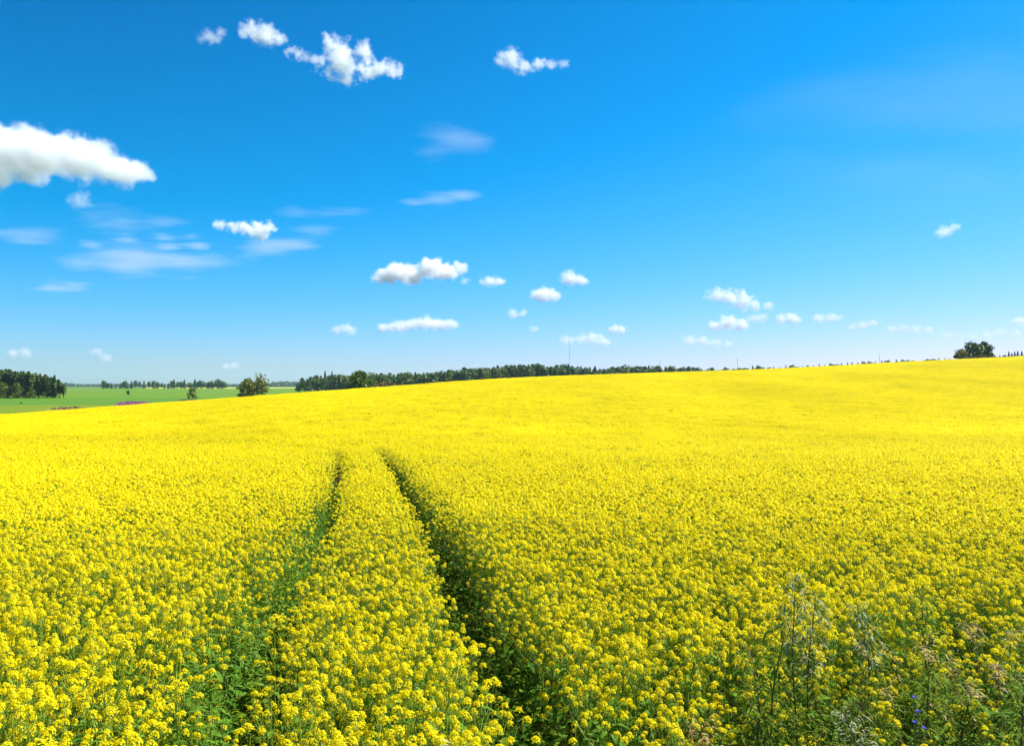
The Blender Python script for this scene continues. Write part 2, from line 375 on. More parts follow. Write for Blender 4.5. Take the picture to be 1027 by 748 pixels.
cloud('cloud scrap cut off by the right edge of the picture', [(1020, 322, 5), (1031, 323, 6)], dens=2.0)
cloud('hazy low cloud behind the dark tree clump', [(950, 336, 4), (962, 337, 4), (990, 336, 5), (1004, 334, 5), (1018, 335, 5), (976, 338, 4)], dens=0.9)
cloud('two lobed small cloud left of the long low cloud', [(338, 331, 5), (348, 330, 6), (353, 333, 4)], dens=1.6)
cloud('small oval cloud above the pine wood on the left', [(13, 354, 5), (22, 353, 6)], dens=1.5)
cloud('pair of cloud specks above the distant tree row', [(97, 353, 5), (107, 359, 5)], dens=1.1)
cloud('faint dash of cloud above the olive tree pair', [(228, 367, 4), (235, 366, 4)], dens=1.1)
cloud('feathery wisp alone in the right half of the sky', [(943, 234, 5), (951, 231, 6), (958, 228, 4)], dens=1.3, amp=3.0)
def cirrus(label, pts, dens, r=9):
    cloud(label, [(a, b, c * 1.3) for a, b, c in pts], dens=dens * 6, smooth=.9, alt=2600, flat=0.34, amp=2.6, thr=0.38, name='cirrus_cloud', cat='cirrus cloud', stretch=(0.22, 0.4, 2.6), gain=1.0, grow=1.08, fine=1.0)
cirrus('long milky cirrus streak, broadest of the left sky', [(85, 268, 18), (115, 268, 24), (150, 264, 28), (185, 262, 28), (220, 259, 24), (250, 256, 16)], 0.22)
cirrus('cirrus streak right of the broad streak, rising to the right', [(270, 248, 18), (295, 243, 20), (320, 238, 15)], 0.17)
cirrus('short cirrus streak near the bottom of the left sky', [(55, 288, 13), (78, 287, 14)], 0.17)
cirrus('cirrus smear under the largest cloud', [(100, 222, 18), (130, 225, 22), (160, 222, 18)], 0.13)
cirrus('faint cirrus patch by the left edge', [(30, 243, 18), (52, 242, 18)], 0.15)
cirrus('cirrus smear between the hooked cloud and the sky centre', [(300, 216, 18), (330, 212, 20), (352, 210, 14)], 0.14)
cirrus('thin cirrus feather left of the sky centre', [(415, 203, 12), (440, 198, 16), (462, 195, 12)], 0.17)
cirrus('pale cirrus fan under the upper right sky', [(430, 152, 16), (455, 146, 22), (480, 140, 16)], 0.10)

cirrus('thin milky veil spread over the upper right of the sky', [(770, 105, 42), (830, 95, 56), (890, 110, 62), (950, 90, 62), (1010, 105, 60), (900, 165, 55), (980, 180, 60), (800, 150, 40)], 0.03)
cirrus('thinnest cirrus thread between the smear and the broad streak on the left', [(95, 246, 10), (130, 241, 13), (165, 238, 12), (190, 236, 8)], 0.14)
cirrus('faint cirrus thread just above the broad left streak', [(140, 254, 9), (170, 249, 11), (200, 247, 9)], 0.14)
# ------------------------------------------------------------------ trees
def crown_mesh(name, lobes, leaf, nleaf, m, seed, squash=1.0):
    """leaf faces spread over lobes (cx,cy,cz,r): uneven outline, gaps, hollow-ish shell"""
    r = np.random.default_rng(seed); mb = MB()
    for (x, y, z, rad) in lobes:
        n = int(nleaf * rad * rad)
        d = rand_unit(n, r); rr = rad * (0.55 + 0.5 * r.random(n) ** 0.6)
        bump = 1 + 0.22 * np.sin(5 * d[:, 0] + seed) * np.sin(6 * d[:, 1] + 2) + 0.18 * np.sin(9 * d[:, 2] + 3 * d[:, 0])
        c = np.array([x, y, z]) + d * (rr * bump)[:, None] * np.array([1, 1, squash])
        nr = d + rand_unit(n, r) * 0.9; nr /= np.linalg.norm(nr, axis=1, keepdims=True)
        t, b = frames(nr, r); s = leaf * (0.6 + 0.8 * r.random(n))[:, None]
        v, f = quads_from(c, t * s, b * s * 0.75); mb.add(v, f)
    return mb.mesh(name, [m])
def trunk_mesh(name, h, r0, seed, limbs=6):
    r = random.Random(seed); mb = MB()
    mb.tube([(0, 0, -0.3), (r.uniform(-.1, .1), 0, h * .3), (r.uniform(-.2, .2), r.uniform(-.2, .2), h * .65), (0, 0, h)], [r0 * 1.3, r0, r0 * .6, r0 * .15], 7)
    for i in range(limbs):
        z = h * r.uniform(.25, .7); a = r.uniform(0, 6.28); l = h * r.uniform(.2, .4)
        mb.tube([(0, 0, z), (math.cos(a) * l * .5, math.sin(a) * l * .5, z + l * .35), (math.cos(a) * l, math.sin(a) * l, z + l * .8)], [r0 * .45, r0 * .3, r0 * .08], 5)
    return mb.mesh(name, [M_BARK], smooth=True)
def decid_meshes(seed, m, wide=0.5, low=0.12, nl=16, leaf=0.045, nleaf=900):
    """unit-height broadleaf: crown and trunk meshes"""
    r = random.Random(seed); lobes = []
    for i in range(nl):
        a = r.uniform(0, 6.283); z = r.uniform(0, 1); rad = math.sqrt(max(0, 1 - (2 * z - 0.75) ** 2 * 0.75)) * r.uniform(.35, .8)
        lobes.append((math.cos(a) * rad * wide * .62, math.sin(a) * rad * wide * .62, low + .12 + z * (0.74 - low), r.uniform(.13, .21)))
    lobes.append((0, 0, .5, .26))
    return crown_mesh('crown', lobes, leaf, nleaf, m, seed, 0.9), trunk_mesh('trunk', .75, .028, seed)
def conifer_meshes(seed, m, wid=0.17, low=0.12, leaf=0.035, n=900, pine=False):
    r = np.random.default_rng(seed); mb = MB()
    t = r.random(n) ** (0.8 if not pine else 0.55)          # 0 low .. 1 tip
    z = low + (1 - low) * t
    prof = (1 - t) ** 0.8 if not pine else np.sqrt(np.clip(1 - (1.7 * t - 0.75) ** 2, 0.02, 1)) * 0.75
    a = r.random(n) * 6.283
    whorl = 0.72 + 0.28 * np.sin(z * 55 + np.sin(a * 3 + seed) * 1.4)
    rad = wid * prof * whorl * (0.35 + 0.65 * r.random(n) ** 0.5) * (1 + .25 * np.sin(a * 4 + seed))
    c = np.stack([np.cos(a) * rad, np.sin(a) * rad, z - rad * 0.25], 1)
    nr = np.stack([np.cos(a) * .6, np.sin(a) * .6, np.ones(n) * .8], 1) + rand_unit(n, r) * .6
    nr /= np.linalg.norm(nr, axis=1, keepdims=True)
    tt, b = frames(nr, r); s = leaf * (0.55 + 0.8 * r.random(n))[:, None] * (1.15 - 0.6 * t)[:, None]
    v, f = quads_from(c, tt * s, b * s * .7); mb.add(v, f)
    tr = MB(); tr.tube([(0, 0, -.04), (0, 0, .5), (0, 0, .99)], [.014, .009, .002], 6)
    return mb.mesh('crown', [m]), tr.mesh('trunk', [M_BARK], smooth=True)
def tree(name, meshes, p, h, label, cat='tree', group=None, wscale=1.0, rz=None):
    t = empty(name, p, random.uniform(0, 6.28) if rz is None else rz)
    t.scale = (h * wscale, h * wscale, h)
    tag(t, label, cat, group)
    link('crown', meshes[0], t); link('trunk', meshes[1], t)
    return t
def on(px, D, dz=0.0):
    x = pu(px) * D
    return Vector((x, D, gz(x, D) + dz))
def fit(px, vtop, D):                   # height that brings a tree standing at px,D up to photo row vtop
    p = on(px, D); return p, at(px, vtop, D).z - p.z

DEC = [decid_meshes(11 + i, M_DECID, wide=.5) for i in range(3)]
DARK = [decid_meshes(31 + i, M_DARK, wide=.55, low=.03) for i in range(3)]
OLI = [decid_meshes(51 + i, M_DECID2, wide=.62, low=.0) for i in range(3)]
CON = [conifer_meshes(71 + i, M_CONIF, wid=.16 + .02 * i) for i in range(4)]
PIN = [conifer_meshes(91 + i, M_CONIF, wid=.17 + .02 * i, low=.28, pine=True, leaf=.042) for i in range(3)]
BROADD = [decid_meshes(111 + i, M_CONIF, wide=.42, low=.05, leaf=.05) for i in range(2)]

# single trees beyond the crest
p, h = fit(361.5, 368.5, 250); tree('broadleaf_tree', decid_meshes(201, M_ROUND, wide=.72, low=.0, nl=26, leaf=.035, nleaf=1500), p, h, 'round dense dark green tree rising behind the yellow crest in front of the forest', wscale=1.12)
p, h = fit(248.5, 379.5, 330); tree('broadleaf_tree', decid_meshes(202, M_DECID2, wide=1.0, low=-.05, nl=28, leaf=.035, nleaf=1500), p, h, 'broad low olive green tree, left one of the pair at the field edge', wscale=1.0)
p, h = fit(261.5, 374.3, 334); tree('broadleaf_tree', decid_meshes(203, M_DECID2, wide=.55, low=.1, nl=16, leaf=.03, nleaf=900), p, h, 'taller loose yellowish tree, right one of the pair at the field edge', wscale=.95)
p, h = fit(193, 387.5, 345); tree('broadleaf_tree', decid_meshes(204, M_DECID2, wide=.72, low=.0, nl=14, leaf=.04, nleaf=800), p, h, 'small thin tree left of the olive tree pair on the green field')
p, h = fit(975.5, 341.5, 300); tree('broadleaf_tree', decid_meshes(205, M_DARK, wide=.9, low=-.02, nl=26, leaf=.035, nleaf=1500), p, h, 'dark tree at the left of the clump on the right hand crest', wscale=1.08)
p, h = fit(987.5, 342.0, 304); tree('broadleaf_tree', decid_meshes(206, M_DARK, wide=.95, low=-.02, nl=26, leaf=.035, nleaf=1500), p, h, 'dark round tree at the right of the clump on the right hand crest', wscale=1.08)
p, h = fit(965, 349.5, 288); tree('shrub', decid_meshes(207, M_DECID2, wide=1.1, low=-.05, nl=18, leaf=.05, nleaf=1100), p, h, 'light green round bush left in front of the dark clump on the crest', 'bush')
p, h = fit(994.8, 353.6, 290); tree('shrub', DARK[1], p, h, 'small dark bush at the right foot of the dark clump', 'bush')
p, h = fit(128.5, 391.3, 510); tree('shrub', DARK[0], p, h, 'dark pointed bush alone on the green field below the distant tree row', 'bush')
p, h = fit(21.5, 403.3, 268); tree('shrub', DARK[2], p, h, 'smallest dark bush low on the green field near the left edge', 'bush', wscale=1.6)
p, h = fit(26.5, 396.4, 385); tree('shrub', DARK[1], p, h, 'dark bush at the foot of the pine wood, right one of two', 'bush', wscale=1.6)
p, h = fit(8, 397.0, 385); tree('shrub', DARK[0], p, h, 'dark bush at the foot of the pine wood, left one of two', 'bush', wscale=1.2)
p, h = fit(175.5, 396.2, 470); tree('shrub', DARK[2], p, h, 'tiny dark bush on the green field left of the small thin tree', 'bush', wscale=1.3)
p, h = fit(136, 396.8, 470); tree('shrub', DARK[0], p, h, 'tiny bush on the green field just right of the pointed bush', 'bush')

# pine wood on the left
g = 'pines of the wood at the left edge'
lab = 'tall dark pine standing in the wood at the left edge'
wood_px = [-30, 0, 5, 15, 25, 33, 42, 50, 56, 62, 68]; wood_v = [368, 370, 370.2, 371.5, 372, 373.5, 375, 377.5, 378, 383, 389]
k = 0
for row in range(3):
    x = -30 + row * 1.5
    while x < 66.5:
        v = np.interp(x, wood_px, wood_v) + random.uniform(-0.6, 2.2) + (2 - row) * 0.7
        p, h = fit(x, v, 392 + row * 9 + random.uniform(-3, 3))
        ms = random.choice(CON + PIN + PIN)
        tree('pine_tree', ms, p, h, lab, 'tree', g, wscale=random.uniform(1.0, 1.35))
        x += random.uniform(3.2, 5.2)
p, h = fit(54.7, 376.2, 391); tree('pine_tree', CON[0], p, h, 'tall spire topped conifer standing out near the right end of the left wood', wscale=1.3)
for (px, v, ww, l) in ((2, 381.5, .9, 'broad green tree at the foot of the left wood, by the picture edge'), (17, 383.5, .95, 'broad green tree at the foot of the left wood, right of its neighbour'),
                       (32, 388.5, .9, 'lowest light green bushy tree under the pines of the left wood')):
    p, h = fit(px, v, 384); tree('broadleaf_tree', decid_meshes(int(300 + px), M_DECID, wide=.8, low=-.02, leaf=.04), p, h, l, wscale=ww)

# distant tree row
g = 'trees of the distant row on the left horizon'; lab = 'dark tree in the distant row beyond the green field on the left'
row = [(104, 381.5, 1), (108, 383, 1), (112, 384, 0), (116, 386, 0), (121, 383.5, 0), (125.5, 382, 1), (128, 384, 0), (132, 381.8, 0), (136, 381.5, 0), (140, 382.5, 0), (144.5, 381.5, 0), (149.5, 382.5, 0), (154.5, 381.8, 1), (158, 383, 1), (162.5, 384, 0), (165, 384.6, 0), (169, 384, 0), (172, 381.8, 0), (174.5, 380.3, 0), (178, 382.5, 0), (181.5, 381.5, 1), (185, 380.5, 0), (190.5, 382.5, 1), (195.5, 380.3, 0), (198, 383, 0), (202, 380.3, 1), (208.5, 383, 1)]
for (px, v, b) in row:
    p, h = fit(px, v, 1290 + random.uniform(-20, 20))
    tree('row_tree', random.choice(BROADD) if b else random.choice(CON + PIN), p, h, lab, 'tree', g, wscale=random.uniform(1.2, 1.7) if not b else 1.25)
for (px, v) in ((212, 382.0), (218.5, 380.2), (224, 382.5)):
    p, h = fit(px, v, 1290); tree('row_tree', BROADD[0], p, h, lab, 'tree', g, wscale=1.45)

# forest behind the crest
g = 'trees of the forest behind the yellow crest'; lab = 'green tree in the long forest behind the yellow crest'
fpx = [297, 303, 312, 340, 400, 443, 480, 520, 540, 571, 610, 640, 700, 720]; fv = [383, 379.5, 377.5, 376, 374.3, 372, 368.5, 365.5, 364.6, 367, 368.5, 367, 368.3, 369.5]
for row in range(2):
    x = 300.0 + row * 3
    while x < 716:
        v = np.interp(x, fpx, fv) + random.uniform(-.8, 1.6) + (1 - row) * 2.0
        if random.random() < .05: v -= 1.5
        Df = 640 + row * 60 + random.uniform(-12, 12)
        p, h = fit(x, v, Df)
        h2 = max(h, 7)
        dec = random.random() < (.75 if row == 0 else .45)
        ms = random.choice(DARK + BROADD + DEC[:1]) if dec else random.choice(CON + PIN)
        tree('forest_tree', ms, p, h2, lab, 'tree', g, wscale=random.uniform(1.1, 1.45) if dec else random.uniform(1.4, 1.9))
        x += random.uniform(3.5, 5.0)
for (px, v) in ((326, 372.0), (333, 372.3)):
    p, h = fit(px, v, 702); tree('forest_tree', CON[2], p, h, 'conifer whose tip tops the forest, %s of two left of the round dark tree' % ('left one' if px < 330 else 'right one'), 'tree', wscale=.9)
# tops on the right
g = 'far trees peeping over the crest on the right'; lab = 'far tree peeping over the yellow crest on the right'
fpx = [720, 740, 758, 765, 768, 785, 790, 795, 801, 818, 860, 905, 917, 940, 955]; fv = [369, 367.2, 366.3, 367, 368.5, 368, 365.8, 366.2, 367.5, 366.0, 363, 360.8, 361.5, 359.5, 359]
x = 722.0
while x < 956:
    v = np.interp(x, fpx, fv) + random.uniform(-.4, .6)
    p, h = fit(x, v, 700 + random.uniform(-20, 20))
    tree('far_tree', random.choice(DARK + BROADD + CON), p, max(h, 6), lab, 'tree', g, wscale=random.uniform(1.0, 1.3))
    x += random.uniform(4.5, 6.5)
g = 'dark conifers over the crest at the right edge'; lab = 'dark far conifer over the crest at the right edge of the picture'
for px in (1003, 1007.5, 1012, 1015, 1018, 1021, 1025, 1029, 1034, 1041):
    v = 356 if px < 1010 else random.uniform(351.8, 354)
    p, h = fit(px, v, 520 + random.uniform(-12, 12)); tree('conifer', random.choice(CON + BROADD), p, max(h, 4), lab, 'tree', g, wscale=1.2)

# far blue wood along the horizon: one mass
mb = MB(); r = np.random.default_rng(5)
n = 9000
xx = r.uniform(-2300, -300, n); yy = 3000 + r.uniform(-60, 160, n) + 120 * np.sin(xx * .004)
hh = 6 + 6 * np.sin(xx * .006) + 5 * np.sin(xx * .021 + 1)
zz = ground(xx, yy) + r.random(n) * np.maximum(hh, 6)
nr = rand_unit(n, r); nr[:, 2] = np.abs(nr[:, 2]); t, b = frames(nr, r)
v, f = quads_from(np.stack([xx, yy, zz], 1), t * 4.5, b * 4); mb.add(v, f)
tag(link('far_wood', mb.mesh('far_wood', [M_CONIF])), 'thin dark blue strip of wood far away on the left horizon', 'wood', kind='stuff')

# banks and strips on the far side
def mound(name, px0, px1, D0, D1, h, m, label, cat, kind=None, bl=0):
    """a low grassy or bare bank lying on the terrain, made of short tufts over a rounded heap"""
    mb = MB(); nx, nyy = 28, 9; V = []
    for j in range(nyy):
        for i in range(nx):
            a, b = i / (nx - 1), j / (nyy - 1); D = D0 + (D1 - D0) * b
            x = pu(px0 + (px1 - px0) * a) * D
            hz = h * (math.sin(math.pi * a) ** .7) * (math.sin(math.pi * b) ** .7) * (0.75 + .25 * math.sin(i * 1.9 + j)) - .1
            V.append((x, D, gz(x, D) + hz))
    mb.add(V, [(j * nx + i, j * nx + i + 1, (j + 1) * nx + i + 1, (j + 1) * nx + i) for j in range(nyy - 1) for i in range(nx - 1)])
    if bl:
        V = np.array(V); r = np.random.default_rng(3)
        c = V[r.integers(0, len(V), bl)] + r.normal(size=(bl, 3)) * [.8, .8, .1]
        c[:, 2] += .1
        nr = rand_unit(bl, r); nr[:, 2] *= .3; t, b = frames(nr, r); v, f = quads_from(c, t * .22, b * .3); mb.add(v, f)
    return tag(link(name, mb.mesh(name, [m], smooth=True)), label, cat, kind=kind)
mound('dry_grass_bank', 968, 1000, 256, 290, 1.7, M_DRYBANK, 'brown dry grass bank under the dark clump on the crest', 'bank', 'structure', bl=1500)
mound('olive_grass_bank', 374, 400, 150, 200, 2.3, M_DRYBANK, 'small yellowish bank right of the round dark tree', 'bank', 'structure', bl=1500)
mound('soil_bank', 270, 300, 150, 240, 2.0, M_SOILBANK, 'reddish bare soil bank below the left end of the forest', 'bank', 'structure', bl=600)
mound('soil_strip', 180, 196, 270, 330, .8, M_SOILBANK, 'strip of reddish soil by the small thin tree', 'bank', 'structure', bl=200)
mound('soil_strip', 55, 82, 190, 215, .35, M_SOILBANK, 'reddish soil strip at the field edge', 'bank', 'structure', bl=300)
mound('pink_flower_patch', 121, 152, 225, 275, .9, M_PINK, 'patch of pink flowers at the edge of the green field', 'flowers', 'stuff', bl=3500)

# masts
def mast(px, vtop, D, wdt, label):
    p, h = fit(px, vtop, D)
    t = empty('radio_mast', p); tag(t, label, 'mast')
    mb = MB(); nb = max(6, int(h / (wdt * 3)))
    for k in range(3):
        a = k * 2.094; mb.tube([(math.cos(a) * wdt * .5, math.sin(a) * wdt * .5, 0), (math.cos(a) * wdt * .5, math.sin(a) * wdt * .5, h * .96)], [wdt * .12, wdt * .12], 5)
    for i in range(nb):
        for k in range(3):
            a, b = k * 2.094, (k + 1) * 2.094; z0, z1 = h * .96 * i / nb, h * .96 * (i + 1) / nb
            mb.tube([(math.cos(a) * wdt * .5, math.sin(a) * wdt * .5, z0), (math.cos(b) * wdt * .5, math.sin(b) * wdt * .5, z1)], [wdt * .06] * 2, 4)
    link('lattice', mb.mesh('lattice', [M_STEEL]), t)
    mb = MB(); mb.tube([(0, 0, h * .94), (0, 0, h)], [wdt * .12, wdt * .06], 6); link('antenna', mb.mesh('antenna', [M_STEEL]), t)
mast(571, 334, 1200, .55, 'very tall thin lattice mast rising out of the forest')
mast(662, 361, 900, .5, 'short mast tip above the forest, leftmost of the short ones')
mast(739.5, 358, 900, .45, 'short mast over the crest, middle one of the short ones')
mast(882, 354, 900, .45, 'short mast over the far right tree line')

# ------------------------------------------------------------------ rapeseed
def leaf_blade(mb, base, direction, length, width, mat_i, droop=0.3, segs=3, up=Vector((0, 0, 1)), fold=.15):
    d = Vector(direction).normalized(); side = d.cross(up)
    side = side.normalized() if side.length > 1e-4 else Vector((1, 0, 0))
    V = []; p = Vector(base)
    for i in range(segs + 1):
        t = i / segs; wd = width * (math.sin(math.pi * min(.97, .12 + t * .86)) ** .8) * .5
        q = p + d * (length * t) - up * (droop * length * t * t) + up * 0
        V += [q - side * wd + up * fold * wd, q, q + side * wd + up * fold * wd]
    Fc = []
    for i in range(segs):
        for k in range(2): Fc.append((i * 3 + k, i * 3 + k + 1, (i + 1) * 3 + k + 1, (i + 1) * 3 + k))
    mb.add([tuple(q) for q in V], Fc, mat_i)

def flower_head(seed, lod):
    """raceme: open four-petalled flowers round a bud cluster, young pods below. slots 0 petal 1 bud 2 stem"""
    r = np.random.default_rng(seed); mb = MB()
    nf = (28, 12, 5)[lod]; rad = .028 * r.uniform(.85, 1.15); hgt = .026 * r.uniform(.8, 1.3)
    for i in range(nf):
        t = (i + .5) / nf; a = i * 2.39996 + r.uniform(-.3, .3)
        zc = hgt * (1 - 1.05 * t * t - .1 * t) + r.uniform(-.004, .004); rr = rad * math.sqrt(t) * r.uniform(.8, 1.1)
        c = Vector((math.cos(a) * rr, math.sin(a) * rr, zc))
        nrm = Vector((math.cos(a) * (.25 + t), math.sin(a) * (.25 + t), 1.15 - .55 * t)) + Vector(r.normal(size=3) * .25)
        nrm.normalize(); tx = nrm.orthogonal().normalized(); tx = Matrix.Rotation(r.uniform(0, 6.28), 3, nrm) @ tx; ty = nrm.cross(tx)
        if lod == 0:
            s = .0078 * r.uniform(.85, 1.2); wv = .0042
            V = []; Fc = []
            for k in range(4):
                ang = k * math.pi / 2; d = tx * math.cos(ang) + ty * math.sin(ang); e = nrm.cross(d); lift = nrm * (s * r.uniform(.1, .5))
                b = len(V); V += [c, c + d * s * .6 - e * wv + lift * .5, c + d * s * 1.05 + lift, c + d * s * .6 + e * wv + lift * .5]; Fc.append((b, b + 1, b + 2, b + 3))
            mb.add([tuple(q) for q in V], Fc, 0)
        else:
            s = (.0, .0125, .019)[lod] * r.uniform(.85, 1.2)
            V = [c - tx * s - ty * s * .5, c + ty * -s * .2 + tx * s, c + tx * s * .4 + ty * s, c - tx * s * .6 + ty * s * .8]
            mb.add([tuple(q) for q in V], [(0, 1, 2, 3)], 0)
    if lod < 2:
        for i in range(7 if lod == 0 else 3):
            a = r.uniform(0, 6.28); rr = .006 * r.random() ** .5; c = Vector((math.cos(a) * rr, math.sin(a) * rr, hgt * 1.02)); s = .003
            mb.add([tuple(c + Vector(q) * s) for q in ((1, 0, 0), (0, 1, 0), (-1, 0, 0), (0, -1, 0), (0, 0, 1.4))], [(0, 1, 4), (1, 2, 4), (2, 3, 4), (3, 0, 4)], 1)
    if lod == 0:
        for i in range(7):
            a = r.uniform(0, 6.28); z = -r.uniform(.03, .10); l = r.uniform(.02, .04)
            mb.tube([(0, 0, z), (math.cos(a) * l, math.sin(a) * l, z + l * .7)], [.0012, .0009], 3, 2, cap=False)
        mb.tube([(0, 0, -.12), (0, 0, hgt)], [.0022, .0014], 3, 2, cap=False)
    return mb
HEADS0 = [flower_head(400 + i, 0) for i in range(6)]
HEADS1 = [flower_head(420 + i, 1) for i in range(5)]
HEADS2 = [flower_head(440 + i, 2) for i in range(5)]

def plant_layout(seed, nheads=(9, 13)):
    r = random.Random(seed)
    lean = Vector((r.uniform(-.08, .08), r.uniform(-.08, .08), 0))
    top = Vector((lean.x, lean.y, r.uniform(.88, .97)))
    stems = [[Vector((0, 0, -.03)), Vector((lean.x * .3, lean.y * .3, .45)), top - Vector((0, 0, .1))]]
    heads = [(top, Vector((lean.x, lean.y, 1)))]
    for i in range(r.randint(*nheads) - 1):
        a = i * 2.4 + r.uniform(-.5, .5); z0 = r.uniform(.35, .72)
        b = Vector((lean.x * z0, lean.y * z0, z0)); out = r.uniform(.04, .17)
        z1 = min(.95, z0 + r.uniform(.16, .34)) if r.random() < .8 else z0 + .12
        e = Vector((b.x + math.cos(a) * out, b.y + math.sin(a) * out, z1))
        m = (b + e) / 2 + Vector((math.cos(a) * out * .25, math.sin(a) * out * .25, -.02))
        stems.append([b, m, e - Vector((0, 0, .09))]); heads.append((e, Vector((math.cos(a) * .25, math.sin(a) * .25, 1))))
    leaves = []
    for i in range(r.randint(8, 11)):
        a = r.uniform(0, 6.28); z = r.uniform(.08, .78); leaves.append((Vector((lean.x * z, lean.y * z, z)), Vector((math.cos(a), math.sin(a), r.uniform(-.1, .6))), r.uniform(.07, .17) * (1.15 - .7 * z), r.uniform(.25, .8)))
    return stems, heads, leaves
def head_matrix(p, up, rz, s=1.0):
    q = up.normalized().to_track_quat('Z', 'Y')
    return Matrix.Translation(p) @ q.to_matrix().to_4x4() @ Matrix.Rotation(rz, 4, 'Z') @ Matrix.Scale(s, 4)
def stem_mb(stems):
    mb = MB()
    for i, s in enumerate(stems): mb.tube(s, [.0042, .0036, .0026] if i == 0 else [.0028, .0022, .0018], 4, 0, cap=False)
    return mb
def leaf_mb(lf):
    mb = MB(); leaf_blade(mb, lf[0], lf[1], lf[2], lf[2] * .38, 0, lf[3]); return mb
RAPE_MATS = [M_PETAL, M_BUD, M_STEM, M_LEAF]
def merged_plant(seed, lod):
    st, hd, lv = plant_layout(seed); r = random.Random(seed + 1); mb = MB()
    mb.merge(stem_mb(st), None, {0: 2})
    for l in lv: mb.merge(leaf_mb(l), None, {0: 3})
    for p, up in hd: mb.merge(r.choice((HEADS0, HEADS1, HEADS2)[lod]), head_matrix(p, up, r.uniform(0, 6.28), r.uniform(.62, .96)))
    return mb.mesh('rapeseed_plant', RAPE_MATS)
def proto_collection(name, meshes):
    c = bpy.data.collections.new(name)
    for me in meshes: c.objects.link(bpy.data.objects.new(name, me))
    return c
def scatter(name, pts, rots, scales, idx, coll):
    """one object whose points carry instances of a collection's meshes"""
    n = len(pts); me = bpy.data.meshes.new(name); me.vertices.add(n)
    me.vertices.foreach_set('co', np.asarray(pts, np.float32).ravel())
    a = me.attributes.new('irot', 'FLOAT_VECTOR', 'POINT'); a.data.foreach_set('vector', np.asarray(rots, np.float32).ravel())
    a = me.attributes.new('iscl', 'FLOAT_VECTOR', 'POINT'); a.data.foreach_set('vector', np.asarray(scales, np.float32).ravel())
    a = me.attributes.new('iidx', 'INT', 'POINT'); a.data.foreach_set('value', np.asarray(idx, np.int32))
    me.update()
    o = link(name, me)
    ng = bpy.data.node_groups.new(name, 'GeometryNodeTree')
    ng.interface.new_socket('Geometry', in_out='INPUT', socket_type='NodeSocketGeometry'); ng.interface.new_socket('Geometry', in_out='OUTPUT', socket_type='NodeSocketGeometry')
    gi = ng.nodes.new('NodeGroupInput'); go = ng.nodes.new('NodeGroupOutput')
    ip = ng.nodes.new('GeometryNodeInstanceOnPoints'); ci = ng.nodes.new('GeometryNodeCollectionInfo')
    ci.inputs['Collection'].default_value = coll; ci.inputs['Separate Children'].default_value = True; ci.inputs['Reset Children'].default_value = True
    def attr(nm, ty):
        x = ng.nodes.new('GeometryNodeInputNamedAttribute'); x.data_type = ty; x.inputs['Name'].default_value = nm; return x.outputs['Attribute']
    ng.links.new(gi.outputs[0], ip.inputs['Points']); ng.links.new(ci.outputs[0], ip.inputs['Instance'])
    ip.inputs['Pick Instance'].default_value = True
    ng.links.new(attr('iidx', 'INT'), ip.inputs['Instance Index']); ng.links.new(attr('irot', 'FLOAT_VECTOR'), ip.inputs['Rotation']); ng.links.new(attr('iscl', 'FLOAT_VECTOR'), ip.inputs['Scale'])
    ng.links.new(ip.outputs[0], go.inputs[0])
    md = o.modifiers.new('scatter', 'NODES'); md.node_group = ng
    return o

# wheel tracks (plan)
TL = np.array([(-1.02, 1.0), (-1.12, 2.6), (-1.36, 3.76), (-1.6, 4.67), (-1.86, 5.7), (-2.36, 9.0), (-3.05, 13.1), (-3.9, 17.5), (-4.9, 22.5), (-6.15, 28.5), (-8.6, 33), (-13, 35.7), (-20, 37.5), (-32, 39)])
TR = np.array([(.55, 1.0), (.35, 2.8), (.26, 3.59), (.15, 4.17), (.04, 4.87), (-.18, 6.15), (-.65, 8.68), (-1.33, 12.4), (-2.6, 19.0), (-4.0, 26.0), (-5.1, 30.5), (-7.6, 35.0), (-12.5, 37.4), (-20, 39.2), (-32, 40.6)])
def seg_dist(P, T):
    best = np.full(len(P), 1e9)
    for a, b in zip(T[:-1], T[1:]):
        ab = b - a; t = np.clip(((P - a) @ ab) / (ab @ ab), 0, 1); d = np.linalg.norm(P - a - t[:, None] * ab, axis=1); best = np.minimum(best, d)
    return best
def border(x):       # near edge of the crop
    return np.interp(x, [-9, .15, .5, .9, 2.0, 3.5, 6, 12], [1.7, 1.9, 3.7, 4.4, 4.95, 5.75, 6.8, 9])
def lowfreq(x, y):
    return .5 * np.sin(x * 1.1 + .8 * np.sin(y * .5)) * np.sin(y * .9 + 1) + .5 * np.sin(x * .31 + 2) * np.sin(y * .27 + .6 * np.sin(x * .4))
def jitter_grid(x0, x1, y0, y1, step, jit=1.1):
    gx, gy = np.meshgrid(np.arange(x0, x1, step), np.arange(y0, y1, step))
    P = np.stack([gx.ravel(), gy.ravel()], 1); return P + rng.uniform(-.5, .5, P.shape) * step * jit

SPAN = 0.74
def field_points(y0, y1, step, jit=1.1):
    P = jitter_grid(-SPAN * y1 - 1, SPAN * y1 + 1, y0, y1, step, jit)
    P = P[np.abs(P[:, 0]) < SPAN * np.maximum(P[:, 1], 2) + .6]
    Rc, _ = crest(P[:, 0] / np.maximum(P[:, 1], 8)); P = P[P[:, 1] < Rc]
    return P
